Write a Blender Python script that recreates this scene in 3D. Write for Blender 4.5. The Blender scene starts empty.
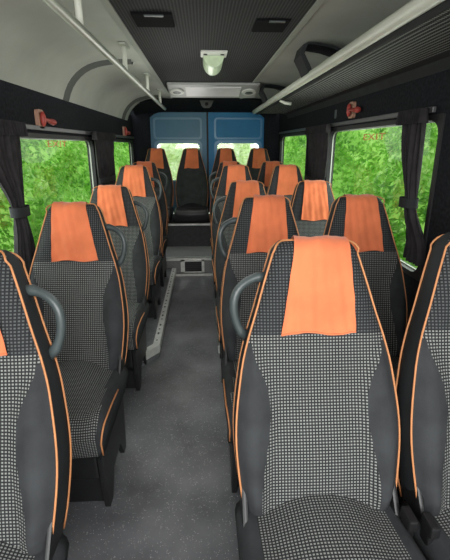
import bpy, bmesh, math, random
from mathutils import Vector, Matrix
random.seed(7)
PI = math.pi
scene = bpy.context.scene
COL = scene.collection

# ------------------------------------------------------------------ helpers
def tag(o, label=None, cat=None, group=None, kind=None):
    if label: o['label'] = label
    if cat: o['category'] = cat
    if group: o['group'] = group
    if kind: o['kind'] = kind
    return o

def empty(name, loc=(0, 0, 0), rotz=0):
    o = bpy.data.objects.new(name, None)
    o.empty_display_size = 0.1
    o.location = loc
    o.rotation_euler = (0, 0, rotz)
    COL.objects.link(o)
    return o

def link(name, me, parent=None, loc=None):
    o = bpy.data.objects.new(name, me)
    COL.objects.link(o)
    if parent: o.parent = parent
    if loc: o.location = loc
    return o

class MB:
    """collects verts / faces / material slots / uvs, then builds one mesh"""
    def __init__(s):
        s.v = []; s.f = []; s.m = []; s.uv = []
    def vert(s, p, uv=(0, 0)):
        s.v.append(tuple(p)); s.uv.append(uv); return len(s.v) - 1
    def face(s, idx, m=0):
        s.f.append(list(idx)); s.m.append(m)
    def grid(s, rows, m=0, closed=False, uvs=None, mf=None):
        base = []
        for i, r in enumerate(rows):
            base.append([s.vert(p, uvs[i][j] if uvs else (0, 0)) for j, p in enumerate(r)])
        n = len(rows[0])
        for i in range(len(rows) - 1):
            for j in range(n if closed else n - 1):
                k = (j + 1) % n
                s.face((base[i][j], base[i][k], base[i + 1][k], base[i + 1][j]), mf(i, j) if mf else m)
        return base
    def tube(s, pts, r, n=6, m=0, closed=False, flat=1.0):
        pts = [Vector(p) for p in pts]
        N = len(pts); rings = []
        up = None
        for i, p in enumerate(pts):
            a = pts[i - 1] if (i > 0 or closed) else p
            b = pts[(i + 1) % N] if (i < N - 1 or closed) else p
            t = (b - a).normalized()
            if up is None:
                up = Vector((0, 0, 1)) if abs(t.z) < 0.9 else Vector((0, 1, 0))
            sd = t.cross(up).normalized()
            up = sd.cross(t).normalized()
            rr = r[i] if isinstance(r, (list, tuple)) else r
            rings.append([p + sd * (math.cos(2 * PI * k / n) * rr) + up * (math.sin(2 * PI * k / n) * rr * flat) for k in range(n)])
        b = s.grid(rings + ([rings[0]] if closed else []), m, True)
        if not closed:
            s.face(b[0][::-1], m); s.face(b[-1], m)
    def box(s, x0, x1, y0, y1, z0, z1, m=0):
        b = len(s.v)
        for z in (z0, z1):
            for x, y in ((x0, y0), (x1, y0), (x1, y1), (x0, y1)):
                s.vert((x, y, z), (x, y))
        for f in ((3, 2, 1, 0), (4, 5, 6, 7), (0, 1, 5, 4), (1, 2, 6, 5), (2, 3, 7, 6), (3, 0, 4, 7)):
            s.face([b + i for i in f], m)
    def prism(s, poly, f0, f1, m=0):
        """poly: 2d points; f0/f1 map a 2d point to 3d for both ends"""
        a = [s.vert(f0(p)) for p in poly]; b = [s.vert(f1(p)) for p in poly]
        n = len(poly)
        s.face(a[::-1], m); s.face(b, m)
        for i in range(n):
            j = (i + 1) % n
            s.face((a[i], a[j], b[j], b[i]), m)
    def mesh(s, name, mats, smooth=True, angle=None, bevel=0, fix=True):
        me = bpy.data.meshes.new(name)
        me.from_pydata(s.v, [], s.f)
        if not isinstance(mats, (list, tuple)): mats = [mats]
        for m in mats: me.materials.append(m)
        for p, mi in zip(me.polygons, s.m): p.material_index = mi
        uvl = me.uv_layers.new(name='UVMap')
        for lp in me.loops: uvl.data[lp.index].uv = s.uv[lp.vertex_index]
        bm = bmesh.new(); bm.from_mesh(me)
        if fix:
            bmesh.ops.remove_doubles(bm, verts=bm.verts, dist=1e-5)
            bmesh.ops.recalc_face_normals(bm, faces=bm.faces)
        if bevel:
            es = [e for e in bm.edges if len(e.link_faces) == 2 and e.calc_face_angle(0) > 0.6]
            bmesh.ops.bevel(bm, geom=es, offset=bevel, segments=2, affect='EDGES', profile=0.6)
        bm.to_mesh(me); bm.free()
        if smooth:
            me.polygons.foreach_set('use_smooth', [True] * len(me.polygons))
            if angle is not None:
                me.set_sharp_from_angle(angle=angle)
        me.update()
        return me
    def build(s, name, mats, parent=None, loc=None, **k):
        return link(name, s.mesh(name, mats, **k), parent, loc)

def lerp(a, b, t): return a + (b - a) * t
def sstep(a, b, x):
    if a > b: return 1 - sstep(b, a, x)
    t = min(1, max(0, (x - a) / (b - a))); return t * t * (3 - 2 * t)
def table(tab, t):
    """monotone-ish catmull interpolation through (t, value) pairs"""
    if t <= tab[0][0]: return tab[0][1]
    if t >= tab[-1][0]: return tab[-1][1]
    for i in range(len(tab) - 1):
        if tab[i][0] <= t <= tab[i + 1][0]:
            x0, y0 = tab[i]; x1, y1 = tab[i + 1]
            m0 = (y1 - tab[i - 1][1]) / (x1 - tab[i - 1][0]) if i > 0 else (y1 - y0) / (x1 - x0)
            m1 = (tab[i + 2][1] - y0) / (tab[i + 2][0] - x0) if i + 2 < len(tab) else (y1 - y0) / (x1 - x0)
            h = x1 - x0; s = (t - x0) / h
            return ((2*s**3 - 3*s*s + 1) * y0 + (s**3 - 2*s*s + s) * h * m0 + (-2*s**3 + 3*s*s) * y1 + (s**3 - s*s) * h * m1)

# ------------------------------------------------------------------ materials
def srgb(r, g, b):
    def c(u):
        u /= 255.0
        return u / 12.92 if u <= 0.04045 else ((u + 0.055) / 1.055) ** 2.4
    return (c(r), c(g), c(b), 1)

def mat(name, col, rough=0.6, metal=0.0, noise=0.0, nscale=8.0, bump=0.0, bscale=60.0, spec=0.5, sheen=0.0, coat=0.0):
    m = bpy.data.materials.new(name); m.use_nodes = True
    nt = m.node_tree; p = nt.nodes['Principled BSDF']
    p.inputs['Roughness'].default_value = rough
    p.inputs['Metallic'].default_value = metal
    p.inputs['Specular IOR Level'].default_value = spec
    p.inputs['Sheen Weight'].default_value = sheen
    p.inputs['Coat Weight'].default_value = coat
    tc = nt.nodes.new('ShaderNodeTexCoord')
    n = nt.nodes.new('ShaderNodeTexNoise'); n.inputs['Scale'].default_value = nscale
    n.inputs['Detail'].default_value = 4
    nt.links.new(tc.outputs['Object'], n.inputs['Vector'])
    r = nt.nodes.new('ShaderNodeValToRGB')
    a = 1 - noise; b = 1 + noise
    r.color_ramp.elements[0].position = 0.3; r.color_ramp.elements[1].position = 0.7
    r.color_ramp.elements[0].color = (col[0]*a, col[1]*a, col[2]*a, 1)
    r.color_ramp.elements[1].color = (min(1, col[0]*b), min(1, col[1]*b), min(1, col[2]*b), 1)
    nt.links.new(n.outputs['Fac'], r.inputs['Fac'])
    nt.links.new(r.outputs['Color'], p.inputs['Base Color'])
    if bump:
        n2 = nt.nodes.new('ShaderNodeTexNoise'); n2.inputs['Scale'].default_value = bscale
        nt.links.new(tc.outputs['Object'], n2.inputs['Vector'])
        bp = nt.nodes.new('ShaderNodeBump'); bp.inputs['Strength'].default_value = bump; bp.inputs['Distance'].default_value = 0.01
        nt.links.new(n2.outputs['Fac'], bp.inputs['Height'])
        nt.links.new(bp.outputs['Normal'], p.inputs['Normal'])
    return m

def dot_mat(name, base, dot, pitch, coord='UV', fu=0.5, fv=0.5, rough=0.8, axes='XY', py=None):
    """woven fabric: light dots on a dark ground in a square grid"""
    m = bpy.data.materials.new(name); m.use_nodes = True
    nt = m.node_tree; p = nt.nodes['Principled BSDF']
    p.inputs['Roughness'].default_value = rough
    p.inputs['Specular IOR Level'].default_value = 0.25
    tc = nt.nodes.new('ShaderNodeTexCoord')
    sp = nt.nodes.new('ShaderNodeSeparateXYZ')
    nt.links.new(tc.outputs[coord], sp.inputs[0])
    def M(op, a, b=None):
        n = nt.nodes.new('ShaderNodeMath'); n.operation = op
        for i, q in enumerate((a, b)):
            if q is None: continue
            if isinstance(q, (int, float)): n.inputs[i].default_value = q
            else: nt.links.new(q, n.inputs[i])
        return n.outputs[0]
    u = M('FRACT', M('DIVIDE', sp.outputs[axes[0]], pitch))
    v = M('FRACT', M('DIVIDE', sp.outputs[axes[1]], py or pitch))
    d = M('MULTIPLY', M('LESS_THAN', u, fu), M('LESS_THAN', v, fv))
    mx = nt.nodes.new('ShaderNodeMix'); mx.data_type = 'RGBA'
    mx.inputs['A'].default_value = base; mx.inputs['B'].default_value = dot
    nt.links.new(d, mx.inputs['Factor'])
    nt.links.new(mx.outputs['Result'], p.inputs['Base Color'])
    return m

M_WEAVE = dot_mat('woven_check_fabric', (0.020, 0.021, 0.022, 1), (0.25, 0.255, 0.245, 1), 0.0086, fu=0.56, fv=0.52)
M_WEAVE_D = dot_mat('dark_check_fabric', (0.014, 0.015, 0.017, 1), (0.085, 0.09, 0.092, 1), 0.0086, fu=0.56, fv=0.52)
M_PLAIN = mat('plain_dark_fabric', (0.038, 0.040, 0.043), 0.85, noise=0.2, nscale=14, bump=0.15, bscale=400, spec=0.2)
M_SHELL = mat('black_shell_fabric', (0.022, 0.024, 0.026), 0.8, noise=0.2, bump=0.1, bscale=300, spec=0.25)
M_PIPE = mat('orange_piping', (0.56, 0.23, 0.09), 0.6, noise=0.08, nscale=30)
M_LEATHER = mat('black_vinyl', (0.012, 0.012, 0.013), 0.38, noise=0.2, bump=0.2, bscale=80)
M_BLACKP = mat('black_plastic', (0.012, 0.012, 0.013), 0.45, noise=0.1)
M_HATCH = mat('matte_black_hatch', (0.008, 0.008, 0.009), 0.9, spec=0.05)
M_HANDLE = mat('charcoal_plastic', (0.055, 0.068, 0.07), 0.38, noise=0.1)

def cover_mat():
    m = mat('orange_cover_cloth', (0.75, 0.20, 0.085), 0.85, noise=0.10, nscale=11, bump=0.12, bscale=500, spec=0.15, sheen=0.2)
    return m
M_COVER = cover_mat()
M_WALL = mat('black_wall_carpet', (0.017, 0.018, 0.022), 0.95, noise=0.35, nscale=60, bump=0.5, bscale=220, spec=0.1)
M_COVE = mat('grey_vinyl_lining', (0.41, 0.415, 0.38), 0.7, noise=0.10, nscale=3.5, bump=0.05, bscale=25)
M_COVE_D = mat('dark_grey_lining', (0.085, 0.088, 0.083), 0.8, noise=0.15, nscale=9)
M_CEIL = dot_mat('ceiling_fabric', (0.009, 0.009, 0.011, 1), (0.062, 0.062, 0.064, 1), 0.0135, 'Object', 0.5, 0.5, py=0.0135)
M_SHELFU = dot_mat('shelf_underside_fabric', (0.014, 0.014, 0.016, 1), (0.33, 0.34, 0.33, 1), 0.022, 'Object', 0.42, 0.55, py=0.013)
M_ALU = mat('brushed_aluminium', (0.72, 0.72, 0.68), 0.4, 0.35, noise=0.12, nscale=20)
M_RAIL = mat('cream_painted_rail', (0.62, 0.63, 0.55), 0.4, 0.0, noise=0.06)
M_RAILG = mat('grey_green_rail', (0.36, 0.38, 0.33), 0.35, 0.3, noise=0.1)
M_BLUE = mat('blue_door_paint', (0.02, 0.20, 0.42), 0.5, noise=0.08, nscale=3, spec=0.3)
M_RUBBER = mat('black_rubber', (0.010, 0.010, 0.011), 0.6, noise=0.1)
M_CURT = mat('dark_curtain_cloth', (0.030, 0.027, 0.030), 0.85, noise=0.3, nscale=20, spec=0.2)
M_RED = mat('red_plastic', (0.36, 0.05, 0.04), 0.45, noise=0.1)
M_ORANGEP = mat('pale_orange_plastic', (0.42, 0.23, 0.16), 0.5, noise=0.1)
M_WHITEP = mat('off_white_plastic', (0.66, 0.66, 0.62), 0.45, noise=0.06)
M_STICK = mat('red_sticker_letters', (0.75, 0.20, 0.07), 0.5, noise=0.05)
M_STEP = mat('step_mat_grey', (0.24, 0.24, 0.235), 0.55, noise=0.15, nscale=60)

def lens_mat():
    m = mat('greenish_lamp_lens', (0.55, 0.66, 0.45), 0.25, noise=0.15, nscale=20)
    p = m.node_tree.nodes['Principled BSDF']
    p.inputs['Emission Color'].default_value = (0.75, 0.95, 0.6, 1)
    p.inputs['Emission Strength'].default_value = 0.05
    return m
M_LENS = lens_mat()

def glass_mat():
    m = bpy.data.materials.new('window_glass'); m.use_nodes = True
    nt = m.node_tree; nt.nodes.clear()
    o = nt.nodes.new('ShaderNodeOutputMaterial')
    t = nt.nodes.new('ShaderNodeBsdfTransparent'); t.inputs['Color'].default_value = (0.93, 0.97, 0.94, 1)
    g = nt.nodes.new('ShaderNodeBsdfGlossy'); g.inputs['Roughness'].default_value = 0.03
    mx = nt.nodes.new('ShaderNodeMixShader'); mx.inputs[0].default_value = 0.05
    nt.links.new(t.outputs[0], mx.inputs[1]); nt.links.new(g.outputs[0], mx.inputs[2])
    nt.links.new(mx.outputs[0], o.inputs['Surface'])
    return m
M_GLASS = glass_mat()

def floor_mat():
    m = bpy.data.materials.new('speckled_vinyl_floor'); m.use_nodes = True
    nt = m.node_tree; p = nt.nodes['Principled BSDF']
    p.inputs['Specular IOR Level'].default_value = 0.55
    tc = nt.nodes.new('ShaderNodeTexCoord')
    n = nt.nodes.new('ShaderNodeTexNoise'); n.inputs['Scale'].default_value = 3.2; n.inputs['Detail'].default_value = 6
    nt.links.new(tc.outputs['Object'], n.inputs['Vector'])
    r = nt.nodes.new('ShaderNodeValToRGB')
    r.color_ramp.elements[0].position = 0.3; r.color_ramp.elements[1].position = 0.72
    r.color_ramp.elements[0].color = (0.07, 0.072, 0.078, 1); r.color_ramp.elements[1].color = (0.19, 0.193, 0.203, 1)
    nt.links.new(n.outputs['Fac'], r.inputs['Fac'])
    vo = nt.nodes.new('ShaderNodeTexVoronoi'); vo.inputs['Scale'].default_value = 150
    nt.links.new(tc.outputs['Object'], vo.inputs['Vector'])
    rr = nt.nodes.new('ShaderNodeValToRGB')
    rr.color_ramp.elements[0].position = 0.16; rr.color_ramp.elements[0].color = (1, 1, 1, 1)
    rr.color_ramp.elements[1].position = 0.22; rr.color_ramp.elements[1].color = (0, 0, 0, 1)
    nt.links.new(vo.outputs['Distance'], rr.inputs['Fac'])
    n2 = nt.nodes.new('ShaderNodeTexNoise'); n2.inputs['Scale'].default_value = 45
    nt.links.new(tc.outputs['Object'], n2.inputs['Vector'])
    r2 = nt.nodes.new('ShaderNodeValToRGB')
    r2.color_ramp.elements[0].position = 0.46; r2.color_ramp.elements[1].position = 0.56
    nt.links.new(n2.outputs['Fac'], r2.inputs['Fac'])
    mu = nt.nodes.new('ShaderNodeMath'); mu.operation = 'MULTIPLY'
    nt.links.new(rr.outputs['Color'], mu.inputs[0]); nt.links.new(r2.outputs['Color'], mu.inputs[1])
    mx = nt.nodes.new('ShaderNodeMix'); mx.data_type = 'RGBA'
    nt.links.new(mu.outputs[0], mx.inputs['Factor'])
    nt.links.new(r.outputs['Color'], mx.inputs['A']); mx.inputs['B'].default_value = (0.6, 0.6, 0.6, 1)
    nt.links.new(mx.outputs['Result'], p.inputs['Base Color'])
    r3 = nt.nodes.new('ShaderNodeMapRange'); r3.inputs['To Min'].default_value = 0.46; r3.inputs['To Max'].default_value = 0.26
    nt.links.new(n.outputs['Fac'], r3.inputs['Value']); nt.links.new(r3.outputs['Result'], p.inputs['Roughness'])
    bp = nt.nodes.new('ShaderNodeBump'); bp.inputs['Strength'].default_value = 0.25; bp.inputs['Distance'].default_value = 0.01
    n4 = nt.nodes.new('ShaderNodeTexNoise'); n4.inputs['Scale'].default_value = 14; n4.inputs['Detail'].default_value = 5
    nt.links.new(tc.outputs['Object'], n4.inputs['Vector'])
    nt.links.new(n4.outputs['Fac'], bp.inputs['Height']); nt.links.new(bp.outputs['Normal'], p.inputs['Normal'])
    return m
M_FLOOR = floor_mat()

def leaf_mat(name, c0, c1, c2):
    m = bpy.data.materials.new(name); m.use_nodes = True
    nt = m.node_tree; p = nt.nodes['Principled BSDF']
    p.inputs['Roughness'].default_value = 0.5
    g = nt.nodes.new('ShaderNodeNewGeometry')
    r = nt.nodes.new('ShaderNodeValToRGB')
    r.color_ramp.elements[0].color = c0; r.color_ramp.elements[1].color = c2
    e = r.color_ramp.elements.new(0.5); e.color = c1
    tc = nt.nodes.new('ShaderNodeTexCoord')
    n = nt.nodes.new('ShaderNodeTexNoise'); n.inputs['Scale'].default_value = 1.8; n.inputs['Detail'].default_value = 3
    nt.links.new(tc.outputs['Object'], n.inputs['Vector'])
    ad = nt.nodes.new('ShaderNodeMath'); ad.operation = 'MULTIPLY_ADD'; ad.inputs[1].default_value = 0.5
    nt.links.new(g.outputs['Random Per Island'], ad.inputs[0])
    s2 = nt.nodes.new('ShaderNodeMath'); s2.operation = 'MULTIPLY_ADD'; s2.inputs[1].default_value = 1.4; s2.inputs[2].default_value = -0.45
    nt.links.new(n.outputs['Fac'], s2.inputs[0]); nt.links.new(s2.outputs[0], ad.inputs[2])
    nt.links.new(ad.outputs[0], r.inputs['Fac'])
    nt.links.new(r.outputs['Color'], p.inputs['Base Color'])
    tr = nt.nodes.new('ShaderNodeBsdfTranslucent'); nt.links.new(r.outputs['Color'], tr.inputs['Color'])
    mx = nt.nodes.new('ShaderNodeMixShader'); mx.inputs[0].default_value = 0.45
    nt.links.new(p.outputs[0], mx.inputs[1]); nt.links.new(tr.outputs[0], mx.inputs[2])
    nt.links.new(mx.outputs[0], nt.nodes['Material Output'].inputs['Surface'])
    return m
M_LEAF = leaf_mat('hedge_leaves', (0.13, 0.34, 0.06, 1), (0.36, 0.66, 0.13, 1), (0.70, 0.90, 0.36, 1))
M_LEAFP = leaf_mat('overexposed_hedge_leaves', (0.55, 0.72, 0.36, 1), (0.82, 0.90, 0.62, 1), (0.97, 0.98, 0.92, 1))  # overexposed daylight put into the pale leaf colours
M_GROUND = mat('pale_gravel', (0.42, 0.44, 0.36), 0.9, noise=0.25, nscale=3)
M_WALLOUT = M_RUBBER

# ------------------------------------------------------------------ camera
H = 1.38
F = 420.0
VPX, VPY = 203.0, 145.0
P = math.atan((280 - VPY) / F)
PHI = math.atan((225 - VPX) / F * math.cos(P))
cam = bpy.data.cameras.new('camera'); cam.sensor_fit = 'HORIZONTAL'; cam.sensor_width = 36.0
cam.lens = F / 450.0 * 36.0; cam.clip_start = 0.02
co = bpy.data.objects.new('camera', cam); COL.objects.link(co)
co.location = (0, 0, H)
co.rotation_euler = (PI / 2 - P, 0, -PHI)
scene.camera = co

# ------------------------------------------------------------------ the setting
XL, XR = -0.90, 1.00
YF, YB = -0.25, 5.92
# floor
b = MB(); b.box(-0.95, 1.05, YF, YB, -0.03, 0); tag(b.build('floor', M_FLOOR, smooth=False), kind='structure')
PZ = 0.085                                      # raised side platforms
b = MB(); b.prism([(-0.90, 2.45), (-0.43, 2.45), (-0.322, 2.60), (-0.322, 4.48), (-0.90, 4.48)], lambda p: (p[0], p[1], 0), lambda p: (p[0], p[1], PZ)); tag(b.build('floor_platform_left', M_FLOOR, smooth=False), kind='structure')
b = MB(); b.box(0.09, 1.00, 2.58, 4.48, 0, PZ); tag(b.build('floor_platform_right', M_FLOOR, smooth=False), kind='structure')
# steps up to the rear bench
b = MB(); b.box(-0.90, 1.00, 4.48, 5.03, 0, 0.20); tag(b.build('floor_rear_step', M_STEP, smooth=False), kind='structure')
b = MB(); b.box(-0.90, 1.00, 5.03, 5.75, 0, 0.48); tag(b.build('floor_rear_platform', mat('charcoal_riser', (0.045, 0.045, 0.047), 0.8, noise=0.2, nscale=30), smooth=False), kind='structure')

# aluminium edge trims
def trim_l(name, path, z, w=0.04):
    """L-shaped aluminium nosing with dark screw holes along a platform edge; path is the aisle-side edge"""
    b = MB()
    def nrm(a, c):
        d = Vector((c[0] - a[0], c[1] - a[1])); d.normalize(); return Vector((-d.y, d.x))
    ins = []
    for i, p in enumerate(path):
        n = Vector((0, 0)); k = 0
        if i: n += nrm(path[i - 1], p); k += 1
        if i < len(path) - 1: n += nrm(p, path[i + 1]); k += 1
        n /= k; n *= 1 / max(0.3, n.length_squared)
        ins.append((p[0] + n.x * w, p[1] + n.y * w))
    for i in range(len(path) - 1):
        a, c, e, f = path[i], path[i + 1], ins[i + 1], ins[i]
        b.prism([a, c, e, f], lambda p: (p[0], p[1], z), lambda p: (p[0], p[1], z + 0.006), 0)
        n = nrm(a, c) * -0.005
        b.prism([a, c, (c[0] + n.x, c[1] + n.y), (a[0] + n.x, a[1] + n.y)], lambda p: (p[0], p[1], z - 0.05), lambda p: (p[0], p[1], z + 0.006), 0)
    a, c = Vector(path[-2]), Vector(path[-1]); n = nrm(a, c) * (w / 2); L = (c - a).length
    y = 0.07; k = 0
    while y < L - 0.03:
        q0 = a + (c - a) * (y / L) + n
        rr = 0.0075
        idx = [b.vert((q0.x + rr * math.cos(q * PI / 4), q0.y + rr * (2.4 if k % 2 else 1.2) * math.sin(q * PI / 4), z + 0.0068)) for q in range(8)]
        b.face(idx, 1)
        y += 0.075 if k % 3 else 0.11; k += 1
    return tag(b.build(name, [M_ALU, M_COVE_D], smooth=False), kind='structure')
trim_l('trim_1', [(-0.60, 2.445), (-0.43, 2.445), (-0.32, 2.598), (-0.32, 4.47)], PZ)
b = MB(); b.box(0.084, 0.112, 2.57, 4.47, PZ, PZ + 0.006); b.box(0.084, 0.09, 2.57, 4.47, 0.03, PZ + 0.006)
b.box(0.084, 0.35, 2.568, 2.579, 0.03, PZ + 0.006)
tag(b.build('trim_2', M_ALU, smooth=False), kind='structure')
def nosing(name, y, z, x0=-0.45, x1=0.20, h=0.03, d=0.03):
    b = MB(); b.box(x0, x1, y - 0.006, y + d, z, z + 0.005); b.box(x0, x1, y - 0.006, y, z - h, z + 0.005)
    return tag(b.build(name, M_ALU, smooth=False), kind='structure')
nosing('trim_3', 4.48, 0.20)
nosing('trim_4', 5.03, 0.48, h=0.022)
b = MB(); b.box(-0.40, 0.12, 4.455, 4.474, 0, 0.022); tag(b.build('trim_5', M_ALU, smooth=False), kind='structure')
# vent set into the step riser
t = empty('heater_vent', (-0.13, 4.474, 0.03)); tag(t, 'small rectangular silver-framed vent in the step riser at the end of the aisle', 'vent')
b = MB()
vx0, vx1, vz0, vz1 = -0.135, 0.125, 0.005, 0.15
b.box(vx0, vx1, -0.012, 0, vz1 - 0.018, vz1); b.box(vx0, vx1, -0.012, 0, vz0, vz0 + 0.012)
b.box(vx0, vx0 + 0.045, -0.012, 0, vz0, vz1); b.box(vx1 - 0.03, vx1, -0.012, 0, vz0, vz1)
b.build('frame', M_ALU, t, smooth=False)
b = MB(); b.box(vx0 + 0.04, vx1 - 0.03, -0.004, 0.0, vz0 + 0.01, vz1 - 0.018)
for k in range(5):
    zz = vz0 + 0.03 + k * 0.022
    b.box(vx0 + 0.04, vx1 - 0.03, -0.009, -0.003, zz, zz + 0.004)
b.build('grille', M_BLACKP, t, smooth=False)

# ---- side walls with window openings
WZ0 = 0.78
WZL, WZR = 1.435, 1.50
WTOP = 1.66
def wall_side(name, x, s, wins, ztop):
    th = 0.05 * s; WZ1 = WZL if s < 0 else WZR
    b = MB()
    x0, x1 = sorted((x, x + th))
    b.box(x0, x1, YF, YB, 0, WZ0); b.box(x0, x1, YF, YB, WZ1, ztop)
    e = YF
    for a, c in wins:
        b.box(x0, x1, e, a, WZ0, WZ1); e = c
    b.box(x0, x1, e, YB, WZ0, WZ1)
    return tag(b.build(name, M_WALL, smooth=False), kind='structure')
WL = [(1.60, 3.66), (4.42, 5.70)]
WR = [(1.81, 3.46), (4.18, 5.66)]
wall_side('wall_left', XL, -1, WL, 1.74)
wall_side('wall_right', XR, 1, WR, 1.78)

def rrect(y0, y1, z0, z1, r, n=6):
    pts = []
    for cy, cz, a0 in ((y1 - r, z1 - r, 0), (y0 + r, z1 - r, 90), (y0 + r, z0 + r, 180), (y1 - r, z0 + r, 270)):
        for k in range(n + 1):
            a = math.radians(a0 + 90 * k / n)
            pts.append((cy + r * math.cos(a), cz + r * math.sin(a)))
    return pts
def ring_frame(b, inner, outer, f, d0, d1, m=0):
    """solid ring between two loops of the same length; f(p, depth) -> 3d"""
    n = len(inner)
    L = [[b.vert(f(p, d)) for p in lp] for lp, d in ((outer, d0), (inner, d0), (inner, d1), (outer, d1))]
    for a in range(4):
        A, B = L[a], L[(a + 1) % 4]
        for i in range(n):
            j = (i + 1) % n
            b.face((A[i], A[j], B[j], B[i]), m)
def window(n, x, s, y0, y1, sticker=None, r=0.07):
    t = empty('window_%d' % n, (x, (y0 + y1) / 2, WZ0)); tag(t, kind='structure')
    cy = (y0 + y1) / 2; WZ1 = WZL if s < 0 else WZR
    f = lambda p, d: (d * s, p[0] - cy, p[1] - WZ0)
    b = MB()
    ring_frame(b, rrect(y0 + 0.02, y1 - 0.02, WZ0 + 0.02, WZ1 - 0.02, r), rrect(y0 - 0.005, y1 + 0.005, WZ0 - 0.005, WZ1 + 0.005, 0.004), f, -0.008, 0.045)
    b.build('window_frame', M_RUBBER, t, angle=0.6)
    b = MB()
    ring_frame(b, rrect(y0 + 0.014, y1 - 0.014, WZ0 + 0.014, WZ1 - 0.014, r), rrect(y0 + 0.008, y1 - 0.008, WZ0 + 0.008, WZ1 - 0.008, r), f, -0.014, -0.007)
    b = MB()
    lp = rrect(y0 + 0.012, y1 - 0.012, WZ0 + 0.012, WZ1 - 0.012, r)
    b.face([b.vert(f(p, 0.03)) for p in lp]); b.build('pane', M_GLASS, t, smooth=False, fix=False)
    # bright seal where the glass meets its rubber
    b = MB()
    ring_frame(b, rrect(y0 + 0.026, y1 - 0.026, WZ0 + 0.026, WZ1 - 0.026, r), rrect(y0 + 0.018, y1 - 0.018, WZ0 + 0.018, WZ1 - 0.018, r), f, 0.018, 0.027)
    b.build('window_seal', M_RAILG, t, angle=0.6)
    return t
w1 = window(1, XL, -1, *WL[0]); w2 = window(2, XL, -1, *WL[1])
w3 = window(3, XR, 1, *WR[0]); w4 = window(4, XR, 1, *WR[1])
# thin curtain rails above the windows
def curtain_rail(x, y0, y1, z, label):
    b = MB(); b.box(x - 0.008, x + 0.008, y0, y1, z - 0.012, z + 0.012)
    tag(b.build('curtain_rail', mat('rail_grey', (0.10, 0.10, 0.105), 0.4, 0.3), smooth=False, bevel=0.003), label, 'curtain rail', 'rails above the side windows')
curtain_rail(XL + 0.012, 1.45, 3.72, 1.468, 'thin dark grey curtain rail above the large left window')
curtain_rail(XL + 0.012, 4.2, 5.74, 1.468, 'thin dark grey curtain rail above the small left window near the rear')
curtain_rail(XR - 0.012, 1.88, 3.5, 1.525, 'thin dark grey curtain rail above the large right window')
curtain_rail(XR - 0.012, 4.1, 5.68, 1.525, 'thin dark grey curtain rail above the small right window near the rear')

# stickers with red letters on the glass
def sticker(x, rz, y, z, w, h, label):
    cu = bpy.data.curves.new('tmp', 'FONT'); cu.body = 'EXIT'; cu.size = 1.0; cu.extrude = 0.01
    cu.align_x = 'CENTER'; cu.align_y = 'CENTER'; cu.space_character = 1.15
    o = bpy.data.objects.new('tmp', cu); COL.objects.link(o)
    bpy.context.view_layer.update()
    me = bpy.data.meshes.new_from_object(o)
    sx = w / o.dimensions.x; sy = h / o.dimensions.y
    bpy.data.objects.remove(o)
    me.transform(Matrix.Diagonal((sx, sy, 0.05, 1)))
    me.materials.clear(); me.materials.append(M_STICK)
    q = link('window_sticker', me); q.location = (x, y, z); q.rotation_euler = (PI / 2, 0, rz)
    tag(q, label, 'sticker', 'red letters on the side windows')
sticker(XL - 0.024, PI / 2, 2.86, 1.385, 0.36, 0.036, 'small red lettering at the top of the large left window glass')
sticker(XR + 0.024, -PI / 2, 2.62, 1.425, 0.33, 0.036, 'small red lettering at the top of the large right window glass')

# ---- ceiling
CX0, CX1, CZ = -0.36, 0.455, 1.90
b = MB(); b.box(CX0, CX1, YF, 5.45, CZ, CZ + 0.03); tag(b.build('ceiling', M_CEIL, smooth=False), kind='structure')
# left cove: ceiling edge curving down to the wall
def cove_pts(x0, z0, c1, c2, x1, z1, n=14):
    pts = []
    for k in range(n + 1):
        a = k / n; b_ = 1 - a
        pts.append(tuple(b_**3 * p0 + 3*a*b_*b_ * p1 + 3*a*a*b_ * p2 + a**3 * p3 for p0, p1, p2, p3 in zip((x0, z0), c1, c2, (x1, z1))))
    return pts
def cove(name, pts, y0, y1, m):
    b = MB(); rows = []
    for k in range(13):
        y = lerp(y0, y1, k / 12); rows.append([(x, y, z) for x, z in pts])
    b.grid(rows)
    rows = [[(x, y, z + 0.02) for x, z in pts] for y in (y0, y1)]
    b.grid(rows)
    return tag(b.build(name, m), kind='structure')
CPL = cove_pts(CX0 - 0.005, CZ - 0.004, (-0.56, 1.915), (-0.82, 1.90), XL + 0.012, 1.655)
cove('ceiling_cove_left', CPL, YF, 5.35, M_COVE)
CPR = cove_pts(CX1 + 0.005, CZ + 0.002, (0.66, 1.915), (0.92, 1.90), XR - 0.01, 1.76)
cove('ceiling_cove_right', CPR, YF, 5.35, M_COVE)
# pale edge strips between ceiling panel and coves
for n, x in ((6, CX0), (7, CX1)):
    b = MB(); b.box(x - 0.018, x + 0.012, YF, 5.4, CZ - 0.006, CZ + 0.004)
    tag(b.build('trim_%d' % n, mat('edge_strip_%d' % n, (0.30, 0.31, 0.28), 0.5), smooth=False, bevel=0.002), kind='structure')
# roof-bow folds on the left cove; grey shadow put into their dark colour
def bow(n, y, w=0.10):
    b = MB(); rows = []
    for k in range(9):
        a = k / 8; yy = y + (a - 0.5) * w; h = math.sin(a * PI) * 0.022
        r = []
        for i, (x, z) in enumerate(CPL[2:]):
            j = min(len(CPL) - 2, max(1, i + 2))
            tx = CPL[j + 1][0] - CPL[j - 1][0]; tz = CPL[j + 1][1] - CPL[j - 1][1]; l = math.hypot(tx, tz)
            nx, nz = -tz / l, tx / l
            if nz > 0: nx, nz = -nx, -nz
            yo = 0.06 * sstep(7, 0, i)
            r.append((x + nx * h, yy + yo, z + nz * h))
        rows.append(r)
    b.grid(rows); return tag(b.build('trim_%d' % n, M_COVE_D), kind='structure')
bow(8, 3.0); bow(9, 5.05, 0.14)

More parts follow.
